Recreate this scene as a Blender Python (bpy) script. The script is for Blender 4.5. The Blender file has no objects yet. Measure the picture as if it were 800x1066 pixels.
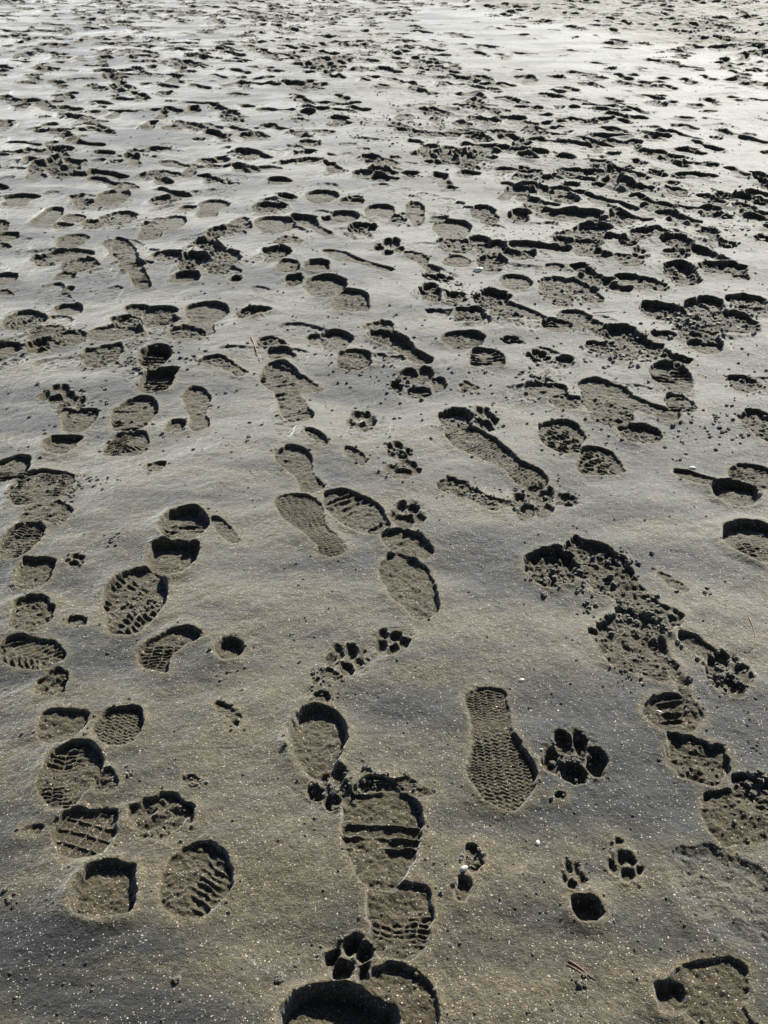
import bpy, math, random
import numpy as np
R = math.radians
rng = np.random.default_rng(7); random.seed(7)
C = bpy.context.scene.collection

# ------------------------------------------------------------ camera model (photo pixels 800 x 1066 -> beach)
H = 1.40; PITCH = R(33.5); F = 1037.0
cp, sp = math.cos(PITCH), math.sin(PITCH)
def at(px, py):
    a = (px-400)/F; b = (533-py)/F
    dy = cp + b*sp; dz = -sp + b*cp
    t = H/-dz
    return np.array([a*t, dy*t])
def halfw(y): return 0.386*(cp*np.maximum(y, 0.15)+sp*H)
def slant(y): return np.sqrt(y*y+H*H)
def topx(x, y):
    d = cp*y+sp*H; v = sp*y-cp*H
    return 400+F*x/d, 533-F*v/d

# ------------------------------------------------------------ noise
def hsh(ix, iy, s):
    n = (ix.astype(np.int64)*374761393 + iy.astype(np.int64)*668265263 + s*1274126177) & 0xFFFFFFFF
    n = ((n ^ (n >> 13))*1103515245) & 0xFFFFFFFF
    n = ((n ^ (n >> 16))*2246822519) & 0xFFFFFFFF
    return ((n ^ (n >> 15)) & 0xFFFFFF)/float(0xFFFFFF)*2-1
def vn(x, y, f, s=0):
    x = x*f+1000.37; y = y*f+1000.71
    ix = np.floor(x); iy = np.floor(y); fx = x-ix; fy = y-iy
    fx = fx*fx*fx*(fx*(fx*6-15)+10); fy = fy*fy*fy*(fy*(fy*6-15)+10)
    a = hsh(ix, iy, s); b = hsh(ix+1, iy, s); c = hsh(ix, iy+1, s); d = hsh(ix+1, iy+1, s)
    return (a*(1-fx)+b*fx)*(1-fy)+(c*(1-fx)+d*fx)*fy
def fbm(x, y, f, o=3, s=0, g=.5):
    r = 0; a = 1
    for k in range(o): r = r+a*vn(x, y, f*2**k, s+k); a *= g
    return r
def sst(a, b, x):
    t = np.clip((x-a)/(b-a), 0, 1); return t*t*(3-2*t)

# ------------------------------------------------------------ beach grid, finest where the prints are
ys = [0.60]
while ys[-1] < 16.5:
    y = ys[-1]; k = 0.0009 if y < 2.5 else (0.0009+0.0005*min((y-2.5)/5, 1))
    ys.append(y+k*slant(y))
s = ys[-1]-ys[-2]
while ys[-1] < 420: s *= 1.14; ys.append(ys[-1]+s)
lo = []; y = 0.60; s = .0015
while y > -12: s *= 1.05; y -= s; lo.append(y)
Y = np.array(lo[::-1]+ys)
us = [0.0]; s = 2/830.
while us[-1] < 60:
    if us[-1] > 1.04: s *= 1.012 if us[-1] < 2.6 else 1.25
    us.append(us[-1]+s)
us = np.array(us); U = np.concatenate([-us[:0:-1], us])
NR, NC = len(Y), len(U)
YY = np.repeat(Y[:, None], NC, 1); XX = halfw(Y)[:, None]*U[None, :]
print('grid', NR, NC, NR*NC)

Z = 0.012*fbm(XX, YY, 1.1, 2, 3) + 0.0035*fbm(XX*0.9+YY*.5, YY*1.1, 4.5, 2, 9)
# soft wind and wash streaks running up to the right
ca, sa = math.cos(R(28)), math.sin(R(28))
XS = XX*ca+YY*sa; YS = -XX*sa+YY*ca
Z += 0.0016*fbm(XS*.25, YS, 9, 2, 21)+.0007*fbm(XS*.2, YS, 34, 2, 23)
Z += 0.0040*fbm(XX, YY, 6.5, 2, 33)+.0012*fbm(XX, YY, 17, 2, 34)
Z += 0.0005*fbm(XX, YY, 60, 2, 31)
# drier, more trampled bank beyond the smooth wet strip, far right
bank = sst(-.1, .6, ((XX-1.26)*2.8+(YY-11.1)*1.7)/3.28)*sst(4, 6, YY)
Z += bank*(0.05+0.02*fbm(XX, YY, 2.2, 3, 41))
DIST = bank*0.7                                    # how disturbed the sand is (drier, paler; print floors darkened)
ID = np.full((NR, NC), -1, np.int32)               # print index *8 + part

# ------------------------------------------------------------ outlines (x across -.5..5, y along 0 heel .. 1 toe)
def arc(pts, n=56):
    p = np.array(pts, float); q = np.vstack([p, p[:1]]); out = []
    N = len(p)
    for i in range(N):
        p0, p1, p2, p3 = p[i-1], p[i], p[(i+1) % N], p[(i+2) % N]
        for t in np.linspace(0, 1, max(2, n//N), endpoint=False):
            out.append(.5*((2*p1)+(-p0+p2)*t+(2*p0-5*p1+4*p2-p3)*t*t+(-p0+3*p1-3*p2+p3)*t**3))
    return np.array(out)
SHAPE = {
 'shoe': arc([(0, 0), (.30, .04), (.37, .15), (.31, .33), (.33, .48), (.46, .64), (.49, .78), (.36, .92), (.08, 1), (-.22, .97), (-.43, .84), (-.48, .68), (-.38, .5), (-.28, .36), (-.33, .15), (-.26, .04)]),
 'oval': arc([(0, 0), (.30, .07), (.47, .28), (.5, .55), (.40, .84), (.15, .985), (-.15, .985), (-.40, .85), (-.5, .58), (-.46, .28), (-.28, .06)]),
 'fore': arc([(0, .0), (.22, .03), (.38, .22), (.5, .52), (.42, .82), (.1, 1), (-.25, .95), (-.46, .72), (-.47, .45), (-.33, .2), (-.2, .04)]),
 'heel': arc([(-.42, .04), (0, 0), (.42, .04), (.5, .2), (.48, .55), (.34, .88), (0, 1), (-.34, .88), (-.48, .55), (-.5, .2)]),
 'heeld': arc([(-.42, .96), (0, 1), (.42, .96), (.5, .8), (.48, .45), (.34, .12), (0, 0), (-.34, .12), (-.48, .45), (-.5, .8)]),
 'bare': arc([(0, 0), (.3, .05), (.34, .2), (.22, .42), (.36, .62), (.5, .78), (.42, .95), (.1, 1), (-.2, .95), (-.42, .84), (-.46, .68), (-.34, .45), (-.3, .2), (-.24, .04)]),
 'arcs': arc([(-.1, 0), (.3, .1), (.5, .35), (.42, .7), (.1, .95), (-.3, 1), (-.5, .8), (-.2, .6), (-.05, .35)]),
}
def sdf(P, x, y):
    d = np.full(x.shape, 1e9); ins = np.zeros(x.shape, bool)
    n = len(P)
    for i in range(n):
        ax, ay = P[i]; bx, by = P[(i+1) % n]
        ex, ey = bx-ax, by-ay; wx, wy = x-ax, y-ay
        t = np.clip((wx*ex+wy*ey)/(ex*ex+ey*ey+1e-12), 0, 1)
        dx = wx-ex*t; dy = wy-ey*t
        d = np.minimum(d, dx*dx+dy*dy)
        if ay != by:
            c = ((ay > y) != (by > y)) & (x < (bx-ax)*(y-ay)/(by-ay)+ax)
            ins ^= c
    d = np.sqrt(d); return np.where(ins, -d, d)

def tread(kind, u, v, k):
    if kind == 'bars':
        w = v+.12*math.sin(k)*u+.003*np.sin(u*70+k)+.0012*np.sin(v*300+u*200); g = np.abs(np.sin(u*math.pi/.021+k))
        return .0013*np.tanh(2*np.sin(w*2*math.pi/.0105))*(g > .22)
    if kind == 'thick': w = v+.12*math.sin(k*2.3)*u+.003*np.sin(u*50+k)+.0025*np.sin(v*83+k); return .0030*(np.abs(np.sin(w*math.pi/.024))**10*1.6-.3)*(np.sin(v*41+k) > -.35)
    if kind == 'chev':  w = v+.7*np.abs(u+.006)+.002*np.sin(v*60)+.0015*np.sin(u*260); return .0022*(np.abs(np.sin(w*math.pi/.016))**5*1.6-.4)
    if kind == 'diag':  w = .75*v+.65*u+.002*np.sin(u*80+k); w2 = .6*v-.8*u; return .0024*(np.abs(np.sin(w*math.pi/.015))**6*1.6-.3)*(np.sin(w2*2*math.pi/.038+1.2*np.sin(w*90)) > -.55)
    if kind == 'wavy':  w = v+.0022*np.sin(u*2*math.pi/.014); return .0012*np.sin(w*2*math.pi/.0082)
    if kind == 'grid':
        a = np.abs(np.sin((v+.28*u)*math.pi/.026)); b = np.abs(np.sin((u-.35*v)*math.pi/.028))
        return .0027*(np.exp(-(a/.20)**2)+1.4*np.exp(-(b/.26)**2)).clip(0, 1.2)-.001
    return 0*u

PR = []   # prints: dict
def window(cx, cy, r):
    j0, j1 = np.searchsorted(Y, [cy-r, cy+r]); j1 = min(j1+1, NR)
    if j1-j0 < 2: return None
    w = halfw(Y[j0:j1]); wmin, wmax = w.min(), w.max()
    a = min((cx-r)/wmin, (cx-r)/wmax); b = max((cx+r)/wmin, (cx+r)/wmax)
    i0, i1 = np.searchsorted(U, [a, b]); i1 = min(i1+1, NC)
    if i1-i0 < 2: return None
    return slice(j0, j1), slice(i0, i1)

def stamp(kind, c, L, W, ang, depth, tr='none', tilt=0.0, soft=1.0, **kw):
    """press one print: c heel-to-toe centre on the beach, ang clockwise from straight ahead"""
    global Z, DIST
    k = len(PR)
    PR.append(dict(kind=kind, c=c, L=L, W=W, ang=ang, depth=depth, tr=tr, **kw))
    r = .62*max(L, W)+.045
    wn = window(c[0], c[1], r)
    if wn is None: return k
    x = XX[wn]-c[0]; y = YY[wn]-c[1]
    wx = fbm(XX[wn], YY[wn], 38, 2, 50)*.0030*(1+2*(tr == 'rough')); wy = fbm(XX[wn], YY[wn], 38, 2, 60)*.0030*(1+2*(tr == 'rough'))
    wx = wx+vn(XX[wn], YY[wn], 14, 70)*.006*(1.+(tr == 'rough')); wy = wy+vn(XX[wn], YY[wn], 14, 71)*.006*(1.+(tr == 'rough'))
    ca, sa = math.cos(ang), math.sin(ang)
    u = x*ca-y*sa+wx; v = x*sa+y*ca+wy
    cell = .0011*slant(c[1])
    z = Z[wn]; ds = DIST[wn]; idw = ID[wn]
    fn = fbm(XX[wn], YY[wn], 95, 3, 80+k % 7)
    if kind == 'paw':
        hull = sdf(np.array([(W*.5*math.cos(a), L*.5*math.sin(a)) for a in np.linspace(0, 2*math.pi, 20, endpoint=False)]), u, v)
        m = sst(.012, -.012, hull); z -= .003*m
        z -= depth*.15*sst(.004, -.016, hull+fn*.002)
        el = [(-.335, -.02, .155, .215), (-.145, .29, .165, .215), (.155, .28, .165, .215), (.345, -.04, .15, .205), (0, -.25, .235, .215)]
        pr_ = np.random.default_rng(k*7+3)
        el = [(a+pr_.normal(0, .025), b+pr_.normal(0, .03), c_*pr_.uniform(.85, 1.12), d_*pr_.uniform(.85, 1.12)) for a, b, c_, d_ in el]
        u = u+fn*.0014+vn(XX[wn], YY[wn], 60, 72)*.002; v = v+vn(XX[wn], YY[wn], 95, 73)*.0015
        idw[hull < .002] = k*8+5
        for q, (ex, ey, rx, ry) in enumerate(el):
            j = 1+.12*math.sin(k*3.1+q*1.7)
            a = (u-ex*W)/(rx*W*j); b = (v-ey*L)/(ry*L*j); rr = np.sqrt(a*a+b*b)
            sd = (rr-1)*min(rx*W, ry*L)
            dd = depth*1.1*(1-.35*(q % 2)*((k+q) % 3)/2)
            ww = max(.006, 1.2*cell)
            mm = sst(.0015, -ww, sd)
            z -= mm*dd*(1+.15*fn) ; z += np.exp(-((sd-.003)/.004)**2)*(sd > -.004)*.0014*(1+.5*fn)
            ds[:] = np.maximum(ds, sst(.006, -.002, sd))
            idw[sd < 0] = k*8+q
        z += sst(.02, 0, hull)*.0008*fn
        return k
    P = SHAPE[kind]*[W, L]-[0, L/2]
    if kw.get('flip'): P = P*[-1, 1]
    sd = sdf(P, u, v)
    sd = sd+fn*.0009
    ww = max((.0075+.0014*max(c[1]-3, 0))*soft*min(1.8, max(.7, depth/.012)), 1.3*cell)
    lee = np.clip((x*.45+y*.89)/(.5*math.hypot(L*math.cos(ang)*.94+L*math.sin(ang)*.34, W*(abs(math.sin(ang))*.94+abs(math.cos(ang))*.34))), -1, 1)
    ww = ww*(1.05-.25*lee)*(1+.25*vn(XX[wn], YY[wn], 25, 96))
    t = v/L                                        # -.5 heel .. .5 toe
    inside = sst(.001*soft, -ww, sd)
    base = np.median(z[sd < 0]) if (sd < 0).sum() > 4 else 0
    dep = depth*(.86+.16*lee)*(1+tilt*t*2+.18*vn(XX[wn], YY[wn], 9, 97))
    if kind in ('shoe', 'bare'):
        dep = dep*(1-.30*np.exp(-((t+.12)/.10)**2))           # the arch presses less
    base = base*.55 if base < 0 else base
    fl = base+.25*(z-base)-dep
    fl = fl+(.0015*fn+.0016*vn(XX[wn], YY[wn], 55, 94))*(.25 if tr in ('wavy', 'grid') else 1)
    if tr == 'rough': fl = fl+min(.007, depth*.5)*(.9*np.abs(fbm(XX[wn], YY[wn], 34, 2, 90+k % 5))-.3+.75*fbm(XX[wn], YY[wn], 52, 3, 88)+.5*vn(XX[wn], YY[wn], 22, 89))+.002*np.abs(fn)-.001
    elif tr != 'none':
        w = .55+1.1*vn(XX[wn], YY[wn], 26, 95) if tr not in ('wavy', 'grid') else 1+.3*vn(XX[wn], YY[wn], 20, 95)
        if kind == 'shoe': w = w*(1-.8*np.exp(-((t+.13)/.06)**2))
        fl = fl+tread(tr, u, v, k)*w.clip(.1, 1.2)*sst(-.002, -.008, sd)*(1.55 if tr not in ('wavy', 'grid') else 1.1)*(.3 if kw.get('faint') else 1)
    z[:] = z*(1-inside)+fl*inside
    side = .6+.9*vn(XX[wn], YY[wn], 14, 99).clip(-.4, 1)
    rimh = min(.0032, depth*.15)*kw.get('rim', 1)
    z += np.where(sd > 0, np.exp(-(sd/.024)**2), 1-inside)*min(.0045, depth*.3)*(.8+.8*vn(XX[wn], YY[wn], 8, 98))*sst(.045, .02, np.maximum(sd, 0))
    z += np.where(sd > -.001, np.exp(-((sd-.005)/(.009*soft))**2)*rimh*side*(1+.25*fn), 0)
    if soft > 3: fl = fl-.0016*vn(XX[wn], YY[wn], 55, 94)
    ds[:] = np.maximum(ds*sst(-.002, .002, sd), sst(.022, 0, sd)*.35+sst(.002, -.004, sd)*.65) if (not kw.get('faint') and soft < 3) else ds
    if kw.get('faint'): return k
    idw[sd < 0] = k*8
    if kind in ('shoe', 'bare'): idw[(sd < 0) & (t < -.18)] = k*8+1
    idw[(sd < 0) & (sd > -.0075*max(1, depth/.015))] = k*8+2
    return k

# ------------------------------------------------------------ far prints: the trampled belt heading away to the left
far = []
rf = np.random.default_rng(11)
def belt(x, y):     # 1 on the trodden belt
    d = (x-(1.53-.396*(y-4.5)))
    return math.exp(-(d/(.45+.06*y))**2)
def smooth_strip(x, y):   # little trodden wet strip on the right
    px, py = topx(x, y)
    a = (px-470)/330.
    return 1.0 if (px > 440 and 8+85*a < py < 58+90*a) else 0.0
for _ in range(520):
    yy = 2.5+8.5*rf.random()**.8; w = halfw(yy)*1.15; xx = rf.uniform(-w, w)
    stamp(str(rf.choice(['shoe', 'fore', 'heel', 'oval'])), (xx, yy), rf.uniform(.12, .29), rf.uniform(.08, .13), R(-17)+rf.normal(0, R(45)), rf.uniform(.0025, .0065), str(rf.choice(['none', 'rough', 'bars'])), .2, 2.2, faint=1)
y = 4.0
while y < 16:
    step = .10
    w = halfw(y)*1.5
    n = rf.poisson(2*w*step*60.0)
    for _ in range(n):
        xx = rf.uniform(-w, w); yy = y+rf.uniform(0, step)
        p = .66+.22*belt(xx, yy)
        if smooth_strip(xx, yy): p *= .3
        if topx(xx, yy)[1] > 190+(60 if topx(xx, yy)[0] > 520 else 0) and abs(xx) < halfw(yy)*1.05: p = 0
        p *= .72+.28*math.tanh(2.5*float(fbm(np.array([xx]), np.array([yy]), .9, 2, 5)[0])+.6)
        if rf.random() < p: far.append((xx, yy))
    y += step
for _ in range(115):
    q_ = at(rf.uniform(-60, 860), 185+190*rf.random()**1.2)
    if rf.random() < .5+.5*(q_[0] > 0): far.append((q_[0], q_[1]))
for (xx, yy) in far:
    a = R(-26 if rf.random() < .6 else -60)+rf.normal(0, R(20))+(math.pi if rf.random() < .5 else 0)
    q = rf.random(); b = belt(xx, yy)
    tr = rf.choice(['none', 'bars', 'chev', 'rough', 'thick'], p=[.25, .2, .1, .3, .15])
    d = rf.uniform(.009, .022) if yy > 4.6 else rf.uniform(.007, .017)
    if yy < 4.6: a = R(-28)+rf.normal(0, R(20)); q = rf.uniform(.25, 1)
    if q < .42: stamp('shoe', (xx, yy), rf.uniform(.20, .28), rf.uniform(.085, .12), a, d, tr, rf.uniform(-.3, .4), rnd=1, flip=rf.random() < .5)
    elif q < .62: stamp('fore', (xx, yy), rf.uniform(.12, .16), rf.uniform(.09, .12), a, d, tr, .3, rnd=1)
    elif q < .8: stamp('heel', (xx, yy), rf.uniform(.06, .10), rf.uniform(.07, .10), a, d, 'none', 0, rnd=1)
    elif q < .92: stamp('oval', (xx, yy), rf.uniform(.11, .22), rf.uniform(.09, .15), a, d*.8, 'rough', 0, rnd=1)
    else: stamp('paw', (xx, yy), rf.uniform(.08, .1), rf.uniform(.07, .09), a, .014, rnd=1)
# a few to both sides of the frame and a little nearer
for _ in range(90):
    yy = rf.uniform(.7, 4.4); w = halfw(yy); sx = rf.choice([-1, 1]); xx = sx*(w*1.12+.12+rf.uniform(0, 1.1))
    a = R(-17)+rf.normal(0, R(35))
    stamp(str(rf.choice(['shoe', 'fore', 'heel'])), (xx, yy), .27 if rf.random() < .5 else .14, .1, a, rf.uniform(.01, .022), str(rf.choice(['none', 'bars', 'chev', 'rough'])), .2, rnd=1)

BW = np.exp(-((XX-(1.53-.396*(YY-4.5)))/(.45+.06*YY))**2)*sst(3.2, 5, YY)
BW = np.maximum(BW, bank)
Z += BW*(.0075*np.abs(fbm(XX, YY, 7, 3, 120))+.004*fbm(XX, YY, 22, 2, 121))
DIST = np.maximum(DIST, .2*BW)
# ------------------------------------------------------------ traced prints
# B: bounding box on the photo x0 x1 y0 y1;  A: heel x y, toe x y, width cm
T = """
B oval 99 135 198 215 16 bars
B shoe 0 40 202 217 20 bars
B heel 39 64 215 234 22 none
B fore 103 142 219 234 16 rough
B heel 147 172 226 249 12 none
B oval 165 193 224 242 16 none
B fore 155 186 203 215 20 rough
B oval 186 205 212 220 22 none
B shoe 203 238 208 228 18 bars
B heel 238 262 228 242 16 rough
B oval -6 18 240 250 18 none
B fore 57 93 242 259 16 bars
B fore 47 98 259 273 16 bars
B oval 64 99 268 284 14 rough
B heel 57 80 282 291 16 none
B heel 66 78 298 304 12 none
B oval -12 18 283 297 18 none
A shoe 152 303 122 246 9.5 19 thick
B oval 186 217 265 284 24 rough
B heel 179 209 284 296 26 none
B fore 214 250 262 288 18 rough
B oval 236 252 290 297 20 none
B fore 170 192 262 270 14 none
B fore 3 46 324 346 15 diag
B oval 29 66 338 358 12 bars
B oval 29 60 352 370 24 rough
B oval 50 91 345 362 11 rough
B fore 116 150 328 340 18 rough
B shoe 145 185 320 342 14 bars
B oval 92 145 340 356 9 none
B shoe 188 236 316 352 13 none
B oval 172 212 340 354 14 rough
B fore 86 127 359 383 16 rough
B fore 142 178 360 385 42 thick
B heeld 144 182 384 411 44 thick
A shoe 256 390 212 372 8 14 rough
B oval 246 272 321 333 20 rough
B oval -8 20 358 372 20 none
B fore 260 300 213 225 20 rough
B fore 263 308 228 245 20 bars
B heel 284 316 246 257 12 rough
A shoe 346 248 306 225 9 20 none
B fore 344 376 220 234 16 none
B oval 361 392 232 247 26 rough
B fore 317 354 199 213 20 bars
B oval 353 380 207 215 18 none
B oval 380 412 214 228 20 none
B fore 422 444 210 236 18 thick
B oval 404 424 224 234 20 rough
B paw 389 421 250 268 22 none
B fore 273 308 259 275 22 rough
B heel 288 314 274 287 14 bars
B heel 318 345 274 287 26 none
A bare 410 286 334 262 8.5 16 none
B oval 297 316 289 300 22 rough
B fore 316 361 290 314 20 bars
B heel 347 386 304 326 20 bars
B fore 491 520 215 235 18 rough
B fore 450 493 229 251 22 none
B fore 452 497 248 265 22 rough
B oval 493 528 251 268 26 rough
B heel 462 490 267 280 12 none
B fore 496 528 266 285 20 rough
B fore 434 463 297 316 30 rough
B oval 462 487 304 318 24 rough
B fore 490 532 304 326 24 rough
B oval 470 507 322 338 22 rough
B heel 512 536 320 336 10 bars
B fore 331 368 345 366 20 none
B heel 349 388 363 383 18 bars
A shoe 448 382 388 343 10 28 bars
B fore 458 506 346 367 22 bars
B heel 486 524 366 387 20 thick
B oval 269 296 352 362 18 rough
A shoe 316 441 285 376 12 15 thick
A oval 338 405 282 378 4 16 none
B paw 405 464 385 417 22 none
B oval 474 495 402 414 7 rough
B heel 537 552 200 207 18 none
A shoe 665 220 604 202 7.5 22 none
B oval 573 602 203 214 18 rough
B oval 567 628 219 230 18 none
B fore 634 663 222 235 16 rough
B shoe 604 640 234 250 22 rough
B fore 574 600 246 260 26 rough
B oval 590 628 247 262 26 rough
B heel 598 628 258 270 18 rough
B oval 520 556 260 270 16 rough
B fore 640 665 250 259 20 rough
B paw 657 678 260 273 14 none
B fore 690 724 246 262 26 rough
B oval 688 718 260 273 22 rough
A oval 748 272 722 257 7 26 none
B oval 689 728 276 302 26 rough
B fore 702 722 275 288 26 none
B oval 729 757 276 290 22 rough
B oval 762 781 287 295 18 none
B fore 560 600 290 320 13 rough
A fore 628 320 592 291 10 14 rough
B oval 519 554 287 304 18 none
A oval 568 336 520 315 6 18 none
B fore 562 597 334 349 20 thick
A shoe 764 350 668 318 14 24 rough
B oval 730 790 328 352 16 rough
B fore 756 806 309 328 20 rough
B oval 577 597 374 381 20 none
A shoe 716 384 634 340 11 26 rough
B oval 628 666 348 378 9 rough
B fore 716 754 355 370 20 none
B fore 676 722 380 412 20 thick
B oval 760 794 390 409 18 rough
B oval 610 640 358 372 16 rough
B fore 545 592 400 418 20 none
B oval 572 612 414 432 16 rough
B fore 606 664 404 448 15 rough
A shoe 705 440 604 398 11 16 none
B oval 692 724 412 433 14 thick
B oval 648 691 444 468 22 rough
B fore 560 612 440 476 18 diag
B heel 600 647 468 498 18 diag
B fore 757 812 485 516 17 bars
B fore 770 815 428 462 16 rough
B fore 456 494 429 453 28 none
B paw 492 522 430 453 20 none
A shoe 566 510 470 446 11.5 17 bars
A shoe 528 536 460 504 8 16 rough
B paw 529 578 504 551 20 none
B paw 577 602 517 531 12 none
B paw 44 76 402 421 16 none
B paw 58 88 414 434 14 none
B heeld 64 100 427 452 22 none
B heeld 47 83 455 475 24 none
B oval 117 164 414 452 20 thick | round forefoot print with straight cross bars right of two small heel marks
B heel 113 155 451 477 12 chev
B heel 173 193 439 452 20 none
A shoe 208 452 203 402 8.2 14 none | small hourglass child's shoe print with a smooth floor
B oval 153 174 483 495 18 none
B heel -8 32 475 502 20 thick | half round heel print cut by the left edge above the big forefoot print
B oval 12 76 490 530 16 bars | wide blurred forefoot print with fine bars near the left edge
B heel 24 74 524 549 14 rough | rough heel mark directly below the wide blurred forefoot print
B fore 1 45 547 588 20 bars | rounded forefoot print with wavy bars and dark toe at the left edge
B heeld 17 56 586 618 20 none | square heel print below the wavy barred forefoot at the left edge
B fore 167 220 531 570 28 thick | deep forefoot print with a black half moon toe left of the centre
B heeld 153 207 566 601 34 none | deep block heel mark with a straight black wall below the half moon toe
A oval 250 568 222 540 4 8 none | soft drag mark to the right of the deep half moon print
B paw 70 90 579 593 15 none | tiny paw print on bare sand between left edge and block heel
B paw 361 393 426 451 16 none
A oval 340 468 318 450 3.5 16 none
A oval 380 488 360 468 4 12 none
B paw 401 428 463 482 17 none
B paw 403 440 480 504 17 none
A shoe 328 517 300 468 9.5 17 none | short smooth shoe print with dark toe above the long smooth one
A fore 404 556 342 515 11.5 17 thick | forefoot print with ragged bars between the long smooth print and a paw
A shoe 352 582 298 519 11 11 wavy | long smooth shoe print with thin dark outline, its toe pointing up left
B paw 405 443 527 554 19 none | paw print touching the right end of the ragged barred forefoot
A fore 450 580 400 556 9 22 none | crescent shaped print with a thick black upper edge below a paw print
A fore 446 648 410 578 10.8 17 none | smooth rounded forefoot print with a black tip, below the crescent shaped print
A oval 758 516 700 492 5.5 18 none | narrow tapering print running into a black pit near the right edge
B oval 738 791 503 531 36 none | pitch black oval pit near the right edge, halfway down the photo
B fore 752 822 546 592 26 bars | deep barred print cut off by the right edge, halfway down the photo
B oval 9 58 623 661 15 rough | round churned heel print at the left edge above the chevron print
A oval 66 690 2 672 9 16 chev | oval print with fanned chevron ridges at the left edge
B heel 40 70 702 721 15 rough | small crumbled mark just below the fanned chevron oval
B fore 103 173 592 662 22 diag | large forefoot print with slanting lattice bars and clods in it
B arcs 145 207 655 702 20 bars | pointed heel print with a black curved right edge below the lattice forefoot
B oval 223 253 665 687 24 none | small black hole alone on bare sand right of the pointed heel print
B heel 69 90 641 653 18 none | tiny dark dent between the left edge and the lattice forefoot
B heeld 37 89 739 775 14 none | shallow rounded heel print directly above the big square barred print
B fore 40 106 774 844 15 bars | big squarish print with fine cross bars below a shallow heel print
B heel 103 124 798 824 16 rough | small crumbled pit against the right side of the squarish barred print
B oval 98 153 737 778 18 wavy | round print with fine zigzag ridges and a dark crescent top
A oval 250 762 226 730 2.5 7 rough | faint narrow scrape on bare sand right of the zigzag ridged print
A oval 216 816 192 812 1.8 8 rough | small ragged scratch above the oval print with torn right side
B heeld 54 122 841 895 15 grid | print with a raised square lattice pattern, below the squarish barred print
B heel 78 146 895 956 25 none | deep heel pit with a peaked black wall, lowest of the left column
B fore 136 197 829 880 20 rough | tilted oval print with torn right side, above the big chevron oval
B oval 168 239 880 958 16 chev | large oval print with bold chevron ridges in the lower left
B heel 22 44 856 868 10 none | small dent left of the square lattice print
A fore 335 812 328 736 10 24 none | smooth print with a black domed toe, above a paw trodden sole
B heeld 379 451 920 1004 15 bars | faint heel print directly below the large cross ridged forefoot, bottom centre
B fore 354 440 812 931 21 thick | largest forefoot print, heavy cross ridges, bottom centre of the photo
B paw 318 370 800 848 22 none | paw print trodden between the domed toe print and the largest shoe print
B fore 370 458 1006 1120 15 none | smooth curved print beside the black hollow at the bottom edge
B fore 284 414 1026 1120 36 none | wide deep black hollow cut off by the bottom edge
B paw 337 393 978 1028 26 none | crisp black paw print just above the black hollow at the bottom edge
B heel 479 508 880 903 18 rough | small ragged double dent above a white shell chip
A oval 485 940 484 912 2.6 18 none | narrow black slot running down from a white shell chip
B paw 583 612 898 929 15 none | upper left paw print in a group of three small prints, lower right
B paw 636 671 888 922 16 none | rightmost paw print in a group of three small prints, lower right
B oval 592 627 931 959 26 none | black pit, lowest in a group of three small prints, lower right
B oval 640 652 874 882 9 none | tiny nail dent above the rightmost small paw print
B oval 576 589 829 836 11 none | tiny oval hole between the big paw print and three small ones
A fore 835 1010 712 884 15 15 none s | broad soft hollow with a dark upper lip at the right edge
B fore 728 806 824 888 14 rough | rough oval print at the right edge above the broad soft hollow
A oval 815 850 765 808 6 22 rough | torn dark pit touching the right edge above the rough oval print
A shoe 775 1100 722 1003 12.5 8 none | faint shoe print with a thin dark arched outline, bottom right corner
B oval 678 718 1021 1057 27 none | round black pit pressed into the side of the faint bottom right print
B paw 387 428 658 685 17 none | paw print with black toes, upper right of a pair near the centre
B paw 337 381 673 707 19 none | paw print with black toes, lower left of a pair near the centre
B oval 325 350 700 714 10 rough | small crumbled patch touching the lower left paw of the centre pair
B heel 325 342 721 734 16 none | small black dent between a paw print and a domed toe print
A oval 446 834 416 808 4 6 rough | faint crumbled scrape to the upper right of the largest forefoot print
A shoe 501 716 530 845 11 20 wavy | crisp shoe print of fine wavy lines, alone right of the centre
B paw 564 629 761 822 24 none | big deep paw print with lumpy edges right of the wavy shoe print
B fore 669 733 724 766 17 thick | half print with a straight dark top and long ridge beside it
B fore 696 761 766 818 22 rough | rough oval print with a black upper wall, below the half print
A fore 700 708 622 646 12 15 rough | ragged barred forefoot print below the big churned print
A shoe 698 662 590 566 13.5 22 rough | long churned shoe print full of clods, right of centre
B oval 543 604 572 616 26 rough | churned pit of dark clods at the left end of the long churned print
A oval 694 664 640 638 5.5 18 none | black trough under the heel of the long churned print
A oval 752 690 706 662 4.5 14 none | dark furrow running into a crumbled paw print at the right
B paw 735 781 680 727 20 none | crumbled paw print at the end of a dark furrow, right side
A oval 732 752 694 690 2.5 7 none | thin straight furrow slanting down to the half print
A oval 714 620 684 598 3 6 none | faint curved dent right of the long churned print
"""
KM = {'s': dict(soft=2.6)}
LAB = {}
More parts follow.
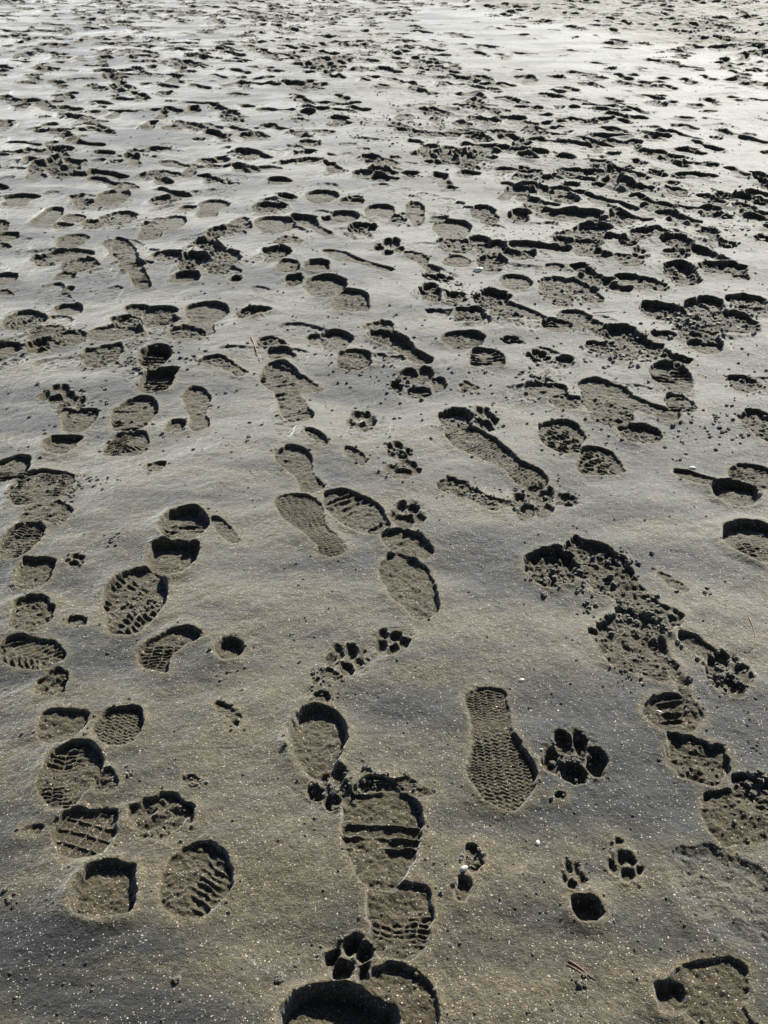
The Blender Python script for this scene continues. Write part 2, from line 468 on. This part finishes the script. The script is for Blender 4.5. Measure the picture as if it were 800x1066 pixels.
for ln in T.strip().splitlines():
    ln, _, lab = ln.partition('|'); f = ln.split(); kw = {}
    if f[0] == 'B':
        kind = f[1]; x0, x1, y0, y1 = map(float, f[2:6]); d = float(f[6]); tr = f[7]; ex = f[8:]
        a = at((x0+x1)/2, y0); b = at((x0+x1)/2, y1); l = at(x0, (y0+y1)/2); r_ = at(x1, (y0+y1)/2)
        c = np.array([(l[0]+r_[0])/2, (a[1]+b[1])/2]); L = a[1]-b[1]; W = r_[0]-l[0]; ang = 0
    else:
        kind = f[1]; h = at(float(f[2]), float(f[3])); t = at(float(f[4]), float(f[5])); W = float(f[6])/100*1.1
        d = float(f[7]); tr = f[8]; ex = f[9:]
        c = (h+t)/2; v = t-h; L = float(np.hypot(*v)); ang = math.atan2(v[0], v[1])
    if 's' in ex: kw['soft'] = 4.5
    if kind == 'paw' and not ang: ang = rf.normal(0, .22)
    dsc = .41+.16*float(np.clip((500-(533-F*((sp*c[1]-cp*H)/(cp*c[1]+sp*H))))/200, 0, 1))
    if d >= 24: dsc = max(dsc, .62)
    k = stamp(kind, tuple(c), L, W, ang, d/1000*dsc, tr, .25 if kind in ('shoe', 'fore', 'oval') else 0, flip=(len(PR) % 2 == 0), **kw)
    PR[k]['traced'] = 1
    if lab.strip(): LAB[k] = lab.strip()
print('prints', len(PR))
# crumbly surface where it was trodden
Z += DIST*.0006*fbm(XX, YY, 130, 2, 111)

# ------------------------------------------------------------ materials
ROUGH, SPEC, SHEEN, SKY, SUN, EXPO, SHR = .75, .25, 1.0, .05, 5.0, 1.45, .37
def mat_sand(name, clod=False):
    m = bpy.data.materials.new(name); m.use_nodes = True; nt = m.node_tree; N = nt.nodes; N.clear(); Lk = nt.links.new
    def nd(t, **k):
        n = N.new(t)
        for a, b in k.items(): setattr(n, a, b)
        return n
    out = nd('ShaderNodeOutputMaterial'); bs = nd('ShaderNodeBsdfPrincipled'); Lk(bs.outputs[0], out.inputs[0])
    geo = nd('ShaderNodeNewGeometry')
    def noise(scale, detail=2, rough=.5, mp=None):
        n = nd('ShaderNodeTexNoise'); n.inputs['Scale'].default_value = scale; n.inputs['Detail'].default_value = detail; n.inputs['Roughness'].default_value = rough
        if mp is None: Lk(geo.outputs['Position'], n.inputs['Vector'])
        else:
            q = nd('ShaderNodeMapping'); q.inputs['Rotation'].default_value = (0, 0, mp[0]); q.inputs['Scale'].default_value = mp[1]
            Lk(geo.outputs['Position'], q.inputs[0]); Lk(q.outputs[0], n.inputs['Vector'])
        return n.outputs[0]
    def ramp(src, a, b, ca=(0, 0, 0, 1), cb=(1, 1, 1, 1)):
        r = nd('ShaderNodeValToRGB'); e = r.color_ramp.elements; e[0].position = a; e[1].position = b; e[0].color = ca; e[1].color = cb
        Lk(src, r.inputs[0]); return r.outputs[0]
    def mix(f, a, b, bt='MIX'):
        x = nd('ShaderNodeMix', data_type='RGBA', blend_type=bt)
        for s, v in ((0, f), (6, a), (7, b)):
            if hasattr(v, 'links') or isinstance(v, bpy.types.NodeSocket): Lk(v, x.inputs[s])
            else: x.inputs[s].default_value = v
        return x.outputs[2]
    def math_(op, a, b):
        x = nd('ShaderNodeMath', operation=op)
        for s, v in ((0, a), (1, b)):
            if isinstance(v, bpy.types.NodeSocket): Lk(v, x.inputs[s])
            else: x.inputs[s].default_value = v
        return x.outputs[0]
    tan = (.068, .059, .030, 1); dark = (.006, .008, .010, 1)
    pat = noise(2.2, 6, .62, (R(-26), (.5, 1.5, 1)))        # dark mineral film in washed streaks
    pf = ramp(pat, .43, .57)
    col = mix(pf, dark, tan)
    col = mix(ramp(noise(14, 4, .6, (R(-24), (.35, 1.4, 1))), .35, .7), col, mix(.5, col, dark))
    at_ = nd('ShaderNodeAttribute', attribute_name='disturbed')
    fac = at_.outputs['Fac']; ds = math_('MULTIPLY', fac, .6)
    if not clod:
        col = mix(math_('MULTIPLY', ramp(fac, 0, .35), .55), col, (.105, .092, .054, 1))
        col = mix(math_('MULTIPLY', ramp(fac, .4, .95), .85), col, (.034, .029, .015, 1))  # print floors darker: damp pressed sand plus tread self-shadow put into the colour
    else: col = mix(.7, col, (.07, .064, .042, 1))
    # grains: each grain its own tone, some quartz white, some dark
    vo = nd('ShaderNodeTexVoronoi'); vo.inputs['Scale'].default_value = 620; Lk(geo.outputs['Position'], vo.inputs['Vector'])
    sep = nd('ShaderNodeSeparateColor'); Lk(vo.outputs['Color'], sep.inputs[0])
    col = mix(1.0, col, ramp(sep.outputs[0], 0, 1, (.25, .25, .25, 1), (1.75, 1.7, 1.6, 1)), 'MULTIPLY')
    vo2 = nd('ShaderNodeTexVoronoi'); vo2.inputs['Scale'].default_value = 480; Lk(geo.outputs['Position'], vo2.inputs['Vector'])
    sep2 = nd('ShaderNodeSeparateColor'); Lk(vo2.outputs['Color'], sep2.inputs[0])
    white = math_('GREATER_THAN', sep2.outputs[0], .955)
    core = math_('LESS_THAN', vo2.outputs['Distance'], .42)
    wh = math_('MULTIPLY', white, core)
    col = mix(wh, col, mix(sep2.outputs[1], (.42, .40, .34, 1), (.26, .26, .29, 1)))
    vo3 = nd('ShaderNodeTexVoronoi'); vo3.inputs['Scale'].default_value = 150; Lk(geo.outputs['Position'], vo3.inputs['Vector'])
    sep3 = nd('ShaderNodeSeparateColor'); Lk(vo3.outputs['Color'], sep3.inputs[0])
    fleck = math_('MULTIPLY', math_('GREATER_THAN', sep3.outputs[0], .90), math_('LESS_THAN', vo3.outputs['Distance'], .22))
    col = mix(math_('MULTIPLY', fleck, .85), col, mix(sep3.outputs[1], (.5, .48, .42, 1), (.22, .13, .08, 1)))
    col = mix(1.0, col, ramp(noise(95, 3, .7), .3, .7, (.6, .6, .6, 1), (1.35, 1.33, 1.28, 1)), 'MULTIPLY')
    Lk(col, bs.inputs['Base Color'])
    rg = math_('MULTIPLY', wh, -.3)
    base_r = math_('ADD', rg, ROUGH)
    base_r = math_('ADD', base_r, math_('MULTIPLY', ds, .22))
    Lk(base_r, bs.inputs['Roughness'])
    bs.inputs['Specular IOR Level'].default_value = SPEC
    bs.inputs['Sheen Weight'].default_value = SHEEN; bs.inputs['Sheen Roughness'].default_value = SHR
    Lk(math_('MULTIPLY', math_('SUBTRACT', SHEEN, math_('MULTIPLY', ds, SHEEN*.95)), math_('ADD', .55, math_('MULTIPLY', ramp(pat, .43, .57), .45))), bs.inputs['Sheen Weight']); bs.inputs['Sheen Tint'].default_value = (.93, .97, 1, 1)
    # grain relief
    b1 = nd('ShaderNodeBump'); b1.inputs['Strength'].default_value = .55; b1.inputs['Distance'].default_value = .0009
    Lk(vo.outputs['Distance'], b1.inputs['Height'])
    b2 = nd('ShaderNodeBump'); b2.inputs['Strength'].default_value = .5; b2.inputs['Distance'].default_value = .0045
    Lk(noise(170, 4, .65), b2.inputs['Height']); Lk(b1.outputs[0], b2.inputs['Normal'])
    b3 = nd('ShaderNodeBump'); b3.inputs['Strength'].default_value = .45; b3.inputs['Distance'].default_value = .012
    Lk(noise(48, 5, .7), b3.inputs['Height']); Lk(b2.outputs[0], b3.inputs['Normal'])
    Lk(b3.outputs[0], bs.inputs['Normal'])
    return m
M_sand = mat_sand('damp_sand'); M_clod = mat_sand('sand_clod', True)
def simple(name, col, rough=.5, sc=300, amt=.3):
    m = bpy.data.materials.new(name); m.use_nodes = True; nt = m.node_tree; b = nt.nodes['Principled BSDF']
    n = nt.nodes.new('ShaderNodeTexNoise'); n.inputs['Scale'].default_value = sc; n.inputs['Detail'].default_value = 4
    g = nt.nodes.new('ShaderNodeNewGeometry'); nt.links.new(g.outputs['Position'], n.inputs['Vector'])
    r = nt.nodes.new('ShaderNodeValToRGB'); r.color_ramp.elements[0].position = .3; r.color_ramp.elements[1].position = .7
    r.color_ramp.elements[0].color = tuple(c*(1-amt) for c in col)+(1,); r.color_ramp.elements[1].color = tuple(min(1, c*(1+amt)) for c in col)+(1,)
    nt.links.new(n.outputs[0], r.inputs[0]); nt.links.new(r.outputs[0], b.inputs['Base Color']); b.inputs['Roughness'].default_value = rough
    bp = nt.nodes.new('ShaderNodeBump'); bp.inputs['Strength'].default_value = .4; bp.inputs['Distance'].default_value = .001
    nt.links.new(n.outputs[0], bp.inputs['Height']); nt.links.new(bp.outputs[0], b.inputs['Normal'])
    return m
M_shell = simple('shell_white', (.50, .48, .44), .35, 250, .12)
M_twig = simple('dry_twig', (.16, .09, .055), .7)

# ------------------------------------------------------------ normals for the whole beach, then split it into things
def cr(a, b): return np.cross(a, b)
P3 = np.stack([XX, YY, Z], -1)
du = np.empty_like(P3); dv = np.empty_like(P3)
du[:, 1:-1] = P3[:, 2:]-P3[:, :-2]; du[:, 0] = P3[:, 1]-P3[:, 0]; du[:, -1] = P3[:, -1]-P3[:, -2]
dv[1:-1] = P3[2:]-P3[:-2]; dv[0] = P3[1]-P3[0]; dv[-1] = P3[-1]-P3[-2]
NN = np.cross(du, dv); NN /= np.linalg.norm(NN, axis=-1, keepdims=True)
P3 = P3.reshape(-1, 3); NN = NN.reshape(-1, 3); DF = DIST.reshape(-1).astype(np.float32)
FID = ID[:-1, :-1]            # face id = id of its lower left vertex
jj, ii = np.meshgrid(np.arange(NR-1), np.arange(NC-1), indexing='ij')
v0 = (jj*NC+ii).reshape(-1)
QUAD = np.stack([v0, v0+1, v0+1+NC, v0+NC], -1).astype(np.int32)
FIDf = FID.reshape(-1)

def mesh_from(name, faces, origin, mat, parent=None):
    vid, inv = np.unique(faces.reshape(-1), return_inverse=True)
    me = bpy.data.meshes.new(name); nf = len(faces)
    me.vertices.add(len(vid)); me.loops.add(nf*4); me.polygons.add(nf)
    me.vertices.foreach_set('co', (P3[vid]-np.array(origin)).astype(np.float32).reshape(-1))
    me.loops.foreach_set('vertex_index', inv.astype(np.int32).reshape(-1))
    me.polygons.foreach_set('loop_start', np.arange(nf, dtype=np.int32)*4)
    me.polygons.foreach_set('use_smooth', np.ones(nf, bool))
    me.update(calc_edges=True)
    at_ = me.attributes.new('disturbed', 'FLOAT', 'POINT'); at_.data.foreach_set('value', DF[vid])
    me.normals_split_custom_set_from_vertices(NN[vid].astype(np.float32))
    me.materials.append(mat)
    o = bpy.data.objects.new(name, me); C.objects.link(o)
    if parent is not None: o.parent = parent
    else: o.location = origin
    return o

# which prints become things: the 300 that show largest
order = np.argsort(FIDf, kind='stable'); sf = FIDf[order]
cnt = {}
uq, st, ct = np.unique(sf, return_index=True, return_counts=True)
faces_of = {int(a): order[b:b+c] for a, b, c in zip(uq, st, ct)}
score = []
for k, p in enumerate(PR):
    if p.get('faint'): continue
    fs = [faces_of[k*8+q] for q in range(6) if k*8+q in faces_of]
    if not fs: continue
    f = np.concatenate(fs); c = P3[QUAD[f, 0]]
    px, py = topx(c[:, 0], c[:, 1]); vis = (px > -4) & (px < 804) & (py > -4) & (py < 1070)
    area = (vis.sum()*(0.0011*slant(p['c'][1]))**2) * H/slant(p['c'][1])**3
    # picture area is what counts
    n = vis.sum()
    p['px'] = float(np.median(px[vis])) if n else -1; p['py'] = float(np.median(py[vis])) if n else -1
    p['n'] = int(n)
    if n: score.append((-area, k))
score.sort()
individual = [k for _, k in score if PR[k]['n'] >= 14][:300]
individual = set(individual)
rest_faces = [v for a, v in faces_of.items() if a >= 0 and (a//8) not in individual]
ground = QUAD[faces_of[-1]]
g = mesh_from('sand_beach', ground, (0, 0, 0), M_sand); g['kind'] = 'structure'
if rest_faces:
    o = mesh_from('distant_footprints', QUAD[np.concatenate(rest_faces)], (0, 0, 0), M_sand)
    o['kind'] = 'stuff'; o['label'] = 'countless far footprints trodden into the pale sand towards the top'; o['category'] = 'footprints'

TRW = {'none': 'smooth', 'bars': 'finely barred', 'thick': 'ridged', 'chev': 'chevron patterned', 'diag': 'slant ridged', 'wavy': 'wavy lined', 'grid': 'latticed', 'rough': 'churned'}
KW = {'shoe': 'shoe print', 'fore': 'forefoot print', 'oval': 'oval print', 'heel': 'heel print', 'heeld': 'heel print', 'bare': 'bare footprint', 'paw': 'paw print', 'arcs': 'pointed heel print'}
NAME = {'shoe': 'shoe_print', 'fore': 'forefoot_print', 'oval': 'sand_hollow', 'heel': 'heel_print', 'heeld': 'heel_print', 'bare': 'bare_footprint', 'paw': 'paw_print', 'arcs': 'heel_print'}
CAT = {'shoe': 'shoe print', 'fore': 'shoe print', 'oval': 'footprint', 'heel': 'shoe print', 'heeld': 'shoe print', 'bare': 'footprint', 'paw': 'paw print', 'arcs': 'shoe print'}
seen = set()
LABLIM = 16
for k in sorted(individual, key=lambda k: -PR[k]['py']):
    p = PR[k]; c = p['c']
    j = min(max(np.searchsorted(Y, c[1]), 0), NR-1); i = min(max(np.searchsorted(U, c[0]/halfw(c[1])), 0), NC-1)
    org = (float(c[0]), float(c[1]), float(Z[j, i]))
    parts = {q: faces_of[k*8+q] for q in range(6) if k*8+q in faces_of}
    split = p['py'] > 335 and sum(map(len, parts.values())) > 260
    if split:
        root = bpy.data.objects.new(NAME[p['kind']], None); C.objects.link(root); root.location = org; root.empty_display_size = .03
        if p['kind'] == 'paw': nm = {0: 'toe_hollow', 1: 'toe_hollow', 2: 'toe_hollow', 3: 'toe_hollow', 4: 'pad_hollow', 5: 'ridge'}
        elif p['kind'] in ('shoe', 'bare'): nm = {0: 'sole_floor', 1: 'heel_floor', 2: 'side_wall'}
        else: nm = {0: 'floor_area', 2: 'side_wall'}
        carry = []
        for q in sorted(parts, key=lambda q: len(parts[q])):
            f = parts[q]
            if len(f) < 12 and q != max(parts, key=lambda q: len(parts[q])): carry.append(f); continue
            if q == max(parts, key=lambda q: len(parts[q])): f = np.concatenate([f]+carry)
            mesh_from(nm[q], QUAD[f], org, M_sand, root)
        o = root
    else:
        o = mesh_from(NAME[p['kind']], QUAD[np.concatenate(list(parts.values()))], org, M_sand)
    if k in LAB: lab = LAB[k]
    else:
        kw_ = KW[p['kind']]
        dw = 'deep ' if p['depth'] > .021 else ('shallow ' if p['depth'] < .014 else '')
        tw = TRW[p['tr']]+' ' if p['kind'] != 'paw' else 'small '
        a, b = round(p['px']/8), round(p['py']/10.66)
        lab = f"{dw}{tw}{KW[p['kind']]}, {max(a,0)} percent across, {max(b,0)} percent down the photo"
        n_ = 0
        while lab in seen:
            n_ += 1; lab = f"{dw}{tw}{KW[p['kind']]}, {p['px']/8+.1*n_:.1f} percent across, {p['py']/10.66:.1f} percent down the photo"
    if len(lab.replace('.', ' ').split()) > 14: print('LONG', lab)
    seen.add(lab)
    o['label'] = lab; o['category'] = CAT[p['kind']]
    o['group'] = 'dog paw prints in the sand' if p['kind'] == 'paw' else 'footprints trodden across the beach'
print('individual', len(individual))

# ------------------------------------------------------------ loose crumbs of sand
def zat(x, y):
    j = np.clip(np.searchsorted(Y, y), 0, NR-1); i = np.clip(np.searchsorted(U, x/halfw(y)), 0, NC-1); return Z[j, i]
import bmesh
def ico(sub, seed):
    bm = bmesh.new(); bmesh.ops.create_icosphere(bm, subdivisions=sub, radius=1)
    V = np.array([v.co[:] for v in bm.verts]); Fa = np.array([[v.index for v in f.verts] for f in bm.faces]); bm.free()
    r = np.random.default_rng(seed)
    V = V*(1+r.uniform(-.42, .30, len(V)))[:, None]*np.array([1, r.uniform(.7, 1), r.uniform(.6, .85)])
    return V, Fa
near_t = [ico(2, s) for s in range(5)]; far_t = [ico(1, s) for s in range(5)]
cl = []   # x, y, r
rc = np.random.default_rng(5)
def cluster(px, py, rx, ry, n, s0=2., s1=6.):
    for _ in range(n):
        a = px+rc.normal(0, rx*.5); b = py+rc.normal(0, ry*.5)
        if b < 5 : continue
        q = at(a, b); cl.append((q[0], q[1], (s0+(s1-s0)*rc.random()**1.8)/1000))
for a in ((100,502,28,9,38),(85,425,22,12,14),(122,563,10,8,9,3,6),(155,493,14,4,8),(135,805,8,6,8),(205,815,12,6,8,2,4),(10,935,10,10,9),(240,700,18,14,5,2,4),
          (345,722,28,18,22,2,5),(330,700,14,8,12,2,6),(400,790,60,40,12,1.5,3.5),(600,600,40,22,55,4,11),(660,640,32,20,60,3,8),(640,585,25,10,26,3,9),(690,660,20,14,24,3,7),(750,700,24,18,34,3,8),
          (655,700,30,18,30,2,5),(790,815,14,14,24,3,9),(785,760,24,40,26,1.5,3.5),(593,792,26,22,26,4,9),(137,622,22,14,16,3,7),(345,825,26,14,24,3,8),(385,815,20,10,14,3,7),(40,510,30,12,18,3,7),
          (76,518,8,12,14,4,8),(470,300,30,14,34,3,7),(490,310,40,16,40,4,9),(430,310,30,26,14,2,5),(720,335,48,16,110,5,13),(760,325,30,20,40,4,10),(640,370,32,14,44,4,10),(560,395,24,8,22,4,8),
          (600,310,34,12,50,4,9),(705,285,20,14,30,4,10),(630,235,40,14,44,4,9),(560,250,40,22,40,2,6),(750,235,46,30,120,4,10),(760,440,40,26,50,3,9),(710,450,20,40,24,2,6),(640,440,26,10,20,3,7),
          (330,330,60,30,32,2,5),(140,375,24,10,50,4,9),(200,370,24,12,24,3,8),(90,290,24,20,30,2,6),(60,345,34,14,30,3,7),(150,335,40,10,34,3,7),(215,265,40,18,46,3,8),(250,205,50,20,26,3,7),
          (540,520,26,20,40,3,8),(490,515,36,10,24,3,7),(415,480,22,20,24,3,7),(425,400,30,12,30,4,9),(475,440,24,10,24,4,9),(610,640,10,10,10,3,7),(735,620,8,5,8),(720,740,18,20,14,1.5,4),(770,395,30,10,16,3,7),
          (360,350,20,8,14,3,7),(400,375,40,20,18,2,6),(500,390,40,20,12,2,5),(490,900,12,8,9,2,4),(605,1025,7,10,8,3,6),(290,1022,6,6,6,4,7),(185,1023,4,3,3,5,7),(240,480,120,60,40,1.2,3),(520,250,60,20,30,3,7),(690,200,90,20,90,4,9),(500,180,120,20,80,4,10),(420,130,120,24,200,5,12)):
    cluster(*a)
for _ in range(2000): cluster(rc.uniform(-40, 840), rc.uniform(40, 480), 10, 4, 1, 1.5, 7)
for _ in range(1600):     # thin scatter everywhere
    b = 20+1046*rc.random()**1.0; cluster(rc.uniform(-60, 860), b, 1, 1, 1, 1.0, 3.2)
for k, p in enumerate(PR):   # round the rims, mostly of churned prints
    m = (9 if p['tr'] == 'rough' else 3) if 'py' in p else 0
    for _ in range(rc.poisson(m)):
        a = rc.uniform(0, 2*math.pi); r = rc.uniform(.85, 1.5) if p['tr'] != 'rough' else rc.uniform(.1, 1.4)
        u = p['W']*.5*math.cos(a)*r; v = p['L']*.5*math.sin(a)*r; c_, s_ = math.cos(p['ang']), math.sin(p['ang'])
        cl.append((p['c'][0]+u*c_+v*s_, p['c'][1]-u*s_+v*c_, rc.uniform(.0008, .0042)*(1+.12*min(p['c'][1], 10))))
Vs, Fs, off = [], [], 0
for (x, y, r) in cl:
    near = y < 3.2
    V, Fa = (near_t if near else far_t)[rc.integers(5)]
    a = rc.uniform(0, 6.28); ca_, sa_ = math.cos(a), math.sin(a)
    W_ = V*r; W_ = np.stack([W_[:, 0]*ca_-W_[:, 1]*sa_+x, W_[:, 0]*sa_+W_[:, 1]*ca_+y, W_[:, 2]+float(zat(x, y))+r*.12], -1)
    Vs.append(W_); Fs.append(Fa+off); off += len(V)
Vs = np.concatenate(Vs); Fs = np.concatenate(Fs)
me = bpy.data.meshes.new('sand_crumbs'); me.vertices.add(len(Vs)); me.loops.add(len(Fs)*3); me.polygons.add(len(Fs))
me.vertices.foreach_set('co', Vs.astype(np.float32).reshape(-1)); me.loops.foreach_set('vertex_index', Fs.astype(np.int32).reshape(-1))
me.polygons.foreach_set('loop_start', np.arange(len(Fs), dtype=np.int32)*3); me.update(calc_edges=True); me.polygons.foreach_set('use_smooth', np.zeros(len(Fs), bool))
me.materials.append(M_clod)
o = bpy.data.objects.new('sand_crumbs', me); C.objects.link(o); o['kind'] = 'stuff'; o['label'] = 'scattered dark crumbs of damp sand kicked up round the footprints'; o['category'] = 'sand crumbs'
print('clods', len(cl))

# ------------------------------------------------------------ shells and twigs
def shell(px, py, size, rot, label, slim=.7):
    size *= .75
    c = at(px, py); n = 10; m = 16
    vs, fs = [], []
    for a in range(n+1):
        for b in range(m):
            th = a/n*math.pi*.52; ph = b/m*2*math.pi
            rib = 1+.05*math.sin(ph*8)*math.sin(th)
            vs.append((size*math.sin(th)*math.cos(ph)*rib, size*slim*math.sin(th)*math.sin(ph)*rib*(1-.2*math.cos(ph)), size*.42*math.cos(th)))
    for a in range(n):
        for b in range(m):
            fs.append((a*m+b, a*m+(b+1) % m, (a+1)*m+(b+1) % m, (a+1)*m+b))
    me = bpy.data.meshes.new('shell_chip'); me.from_pydata(vs, [], fs); me.materials.append(M_shell)
    for p in me.polygons: p.use_smooth = True
    me.update()
    o = bpy.data.objects.new('shell_chip', me); C.objects.link(o)
    md = o.modifiers.new('thick', 'SOLIDIFY'); md.thickness = size*.12
    o.location = (c[0], c[1], float(zat(c[0], c[1]))+size*.05); o.rotation_euler = (R(12), R(-8), R(rot))
    o['label'] = label; o['category'] = 'shell'; o['group'] = 'white shell chips on the sand'
shell(483, 908, .009, 30, 'white shell chip standing over the narrow black slot', .6)
shell(560, 878, .006, 80, 'white shell chip alone on dark sand below the wavy shoe print')
shell(543, 711, .007, 10, 'white shell chip with a short drag mark, above the wavy shoe print')
shell(563, 784, .005, 0, 'tiny white shell chip at the left edge of the big paw print', .4)
shell(687, 739, .009, -35, 'pale slim shell lying inside the half print with a straight top', .3)
shell(498, 283, .024, 8, 'largest white shell, in the upper middle among churned prints', .6)
shell(720, 490, .014, 0, 'slim white shell beside the long narrow black ended print', .5)
shell(517, 736, .003, 0, 'tiny pale shell fleck inside the wavy lined shoe print')
def twig(pts, r, label, name='twig'):
    w = [at(*p) for p in pts]; vs, fs = [], []; m = 7; n = len(w)
    for i, q in enumerate(w):
        rr = r*(1-.6*i/(n-1)); z = float(zat(q[0], q[1]))+rr*.7
        t = (w[min(i+1, n-1)]-w[max(i-1, 0)]); t = t/np.hypot(*t)
        for b in range(m):
            a = b/m*2*math.pi; vs.append((q[0]-w[0][0]-t[1]*rr*math.cos(a), q[1]-w[0][1]+t[0]*rr*math.cos(a), z+rr*math.sin(a)))
    for i in range(n-1):
        for b in range(m): fs.append((i*m+b, i*m+(b+1) % m, (i+1)*m+(b+1) % m, (i+1)*m+b))
    fs.append(tuple(range(m-1, -1, -1))); fs.append(tuple((n-1)*m+b for b in range(m)))
    me = bpy.data.meshes.new(name); me.from_pydata(vs, [], fs); me.materials.append(M_twig)
    for p in me.polygons: p.use_smooth = True
    o = bpy.data.objects.new(name, me); C.objects.link(o); o.location = (w[0][0], w[0][1], 0)
    o['label'] = label; o['category'] = 'twig'; o['group'] = 'thin twigs lying on the sand'
twig([(779, 646), (782, 652), (785, 660), (786, 670), (783, 676), (779, 681)], .0013, 'thin curved reddish twig near the right edge above the crumbled paw print')
twig([(592, 1002), (599, 1007), (606, 1012), (612, 1017), (620, 1022)], .0016, 'short straight twig at the lower right, upper one of two side by side')
twig([(590, 1006), (598, 1011), (606, 1016), (613, 1021)], .0012, 'short straight twig at the lower right, lower one of two side by side')
twig([(262, 352), (266, 362), (270, 374), (276, 389)], .0022, 'thin upright twig left of the ridged shoe print, a third down')
twig([(605, 327), (618, 328), (632, 327), (642, 326)], .0022, 'thin dark twig lying level in the upper right')

# ------------------------------------------------------------ light, sky, camera
SUN_EL, SUN_AZ = 29.0, 27.0    # azimuth clockwise from straight ahead
w = bpy.data.worlds.new('World'); bpy.context.scene.world = w; w.use_nodes = True
nt = w.node_tree; bg = nt.nodes['Background']; sk = nt.nodes.new('ShaderNodeTexSky'); sk.sky_type = 'NISHITA'; sk.sun_disc = False
sk.sun_elevation = R(SUN_EL); sk.sun_rotation = R(SUN_AZ); sk.air_density = .5; sk.dust_density = .6
nt.links.new(sk.outputs[0], bg.inputs[0]); bg.inputs[1].default_value = SKY
sl = bpy.data.lights.new('sun', 'SUN'); sl.energy = SUN; sl.angle = R(.5); sl.color = (1, .94, .82)
so = bpy.data.objects.new('sun', sl); C.objects.link(so); so.rotation_euler = (R(90-SUN_EL), 0, R(180-SUN_AZ)); so.location = (2, 4, 5)
cam = bpy.data.cameras.new('camera'); co = bpy.data.objects.new('camera', cam); C.objects.link(co)
co.location = (0, 0, H); co.rotation_euler = (math.pi/2-PITCH, 0, 0)
cam.sensor_fit = 'VERTICAL'; cam.sensor_height = 24; cam.lens = 24*F/1066; cam.clip_start = .05; cam.clip_end = 2000
sc = bpy.context.scene; sc.camera = co
sc.view_settings.view_transform = 'Standard'; sc.view_settings.look = 'None'; sc.view_settings.gamma = 1; sc.view_settings.use_curve_mapping = False
sc.view_settings.exposure = EXPO
sc.cycles.max_bounces = 4; sc.cycles.diffuse_bounces = 1
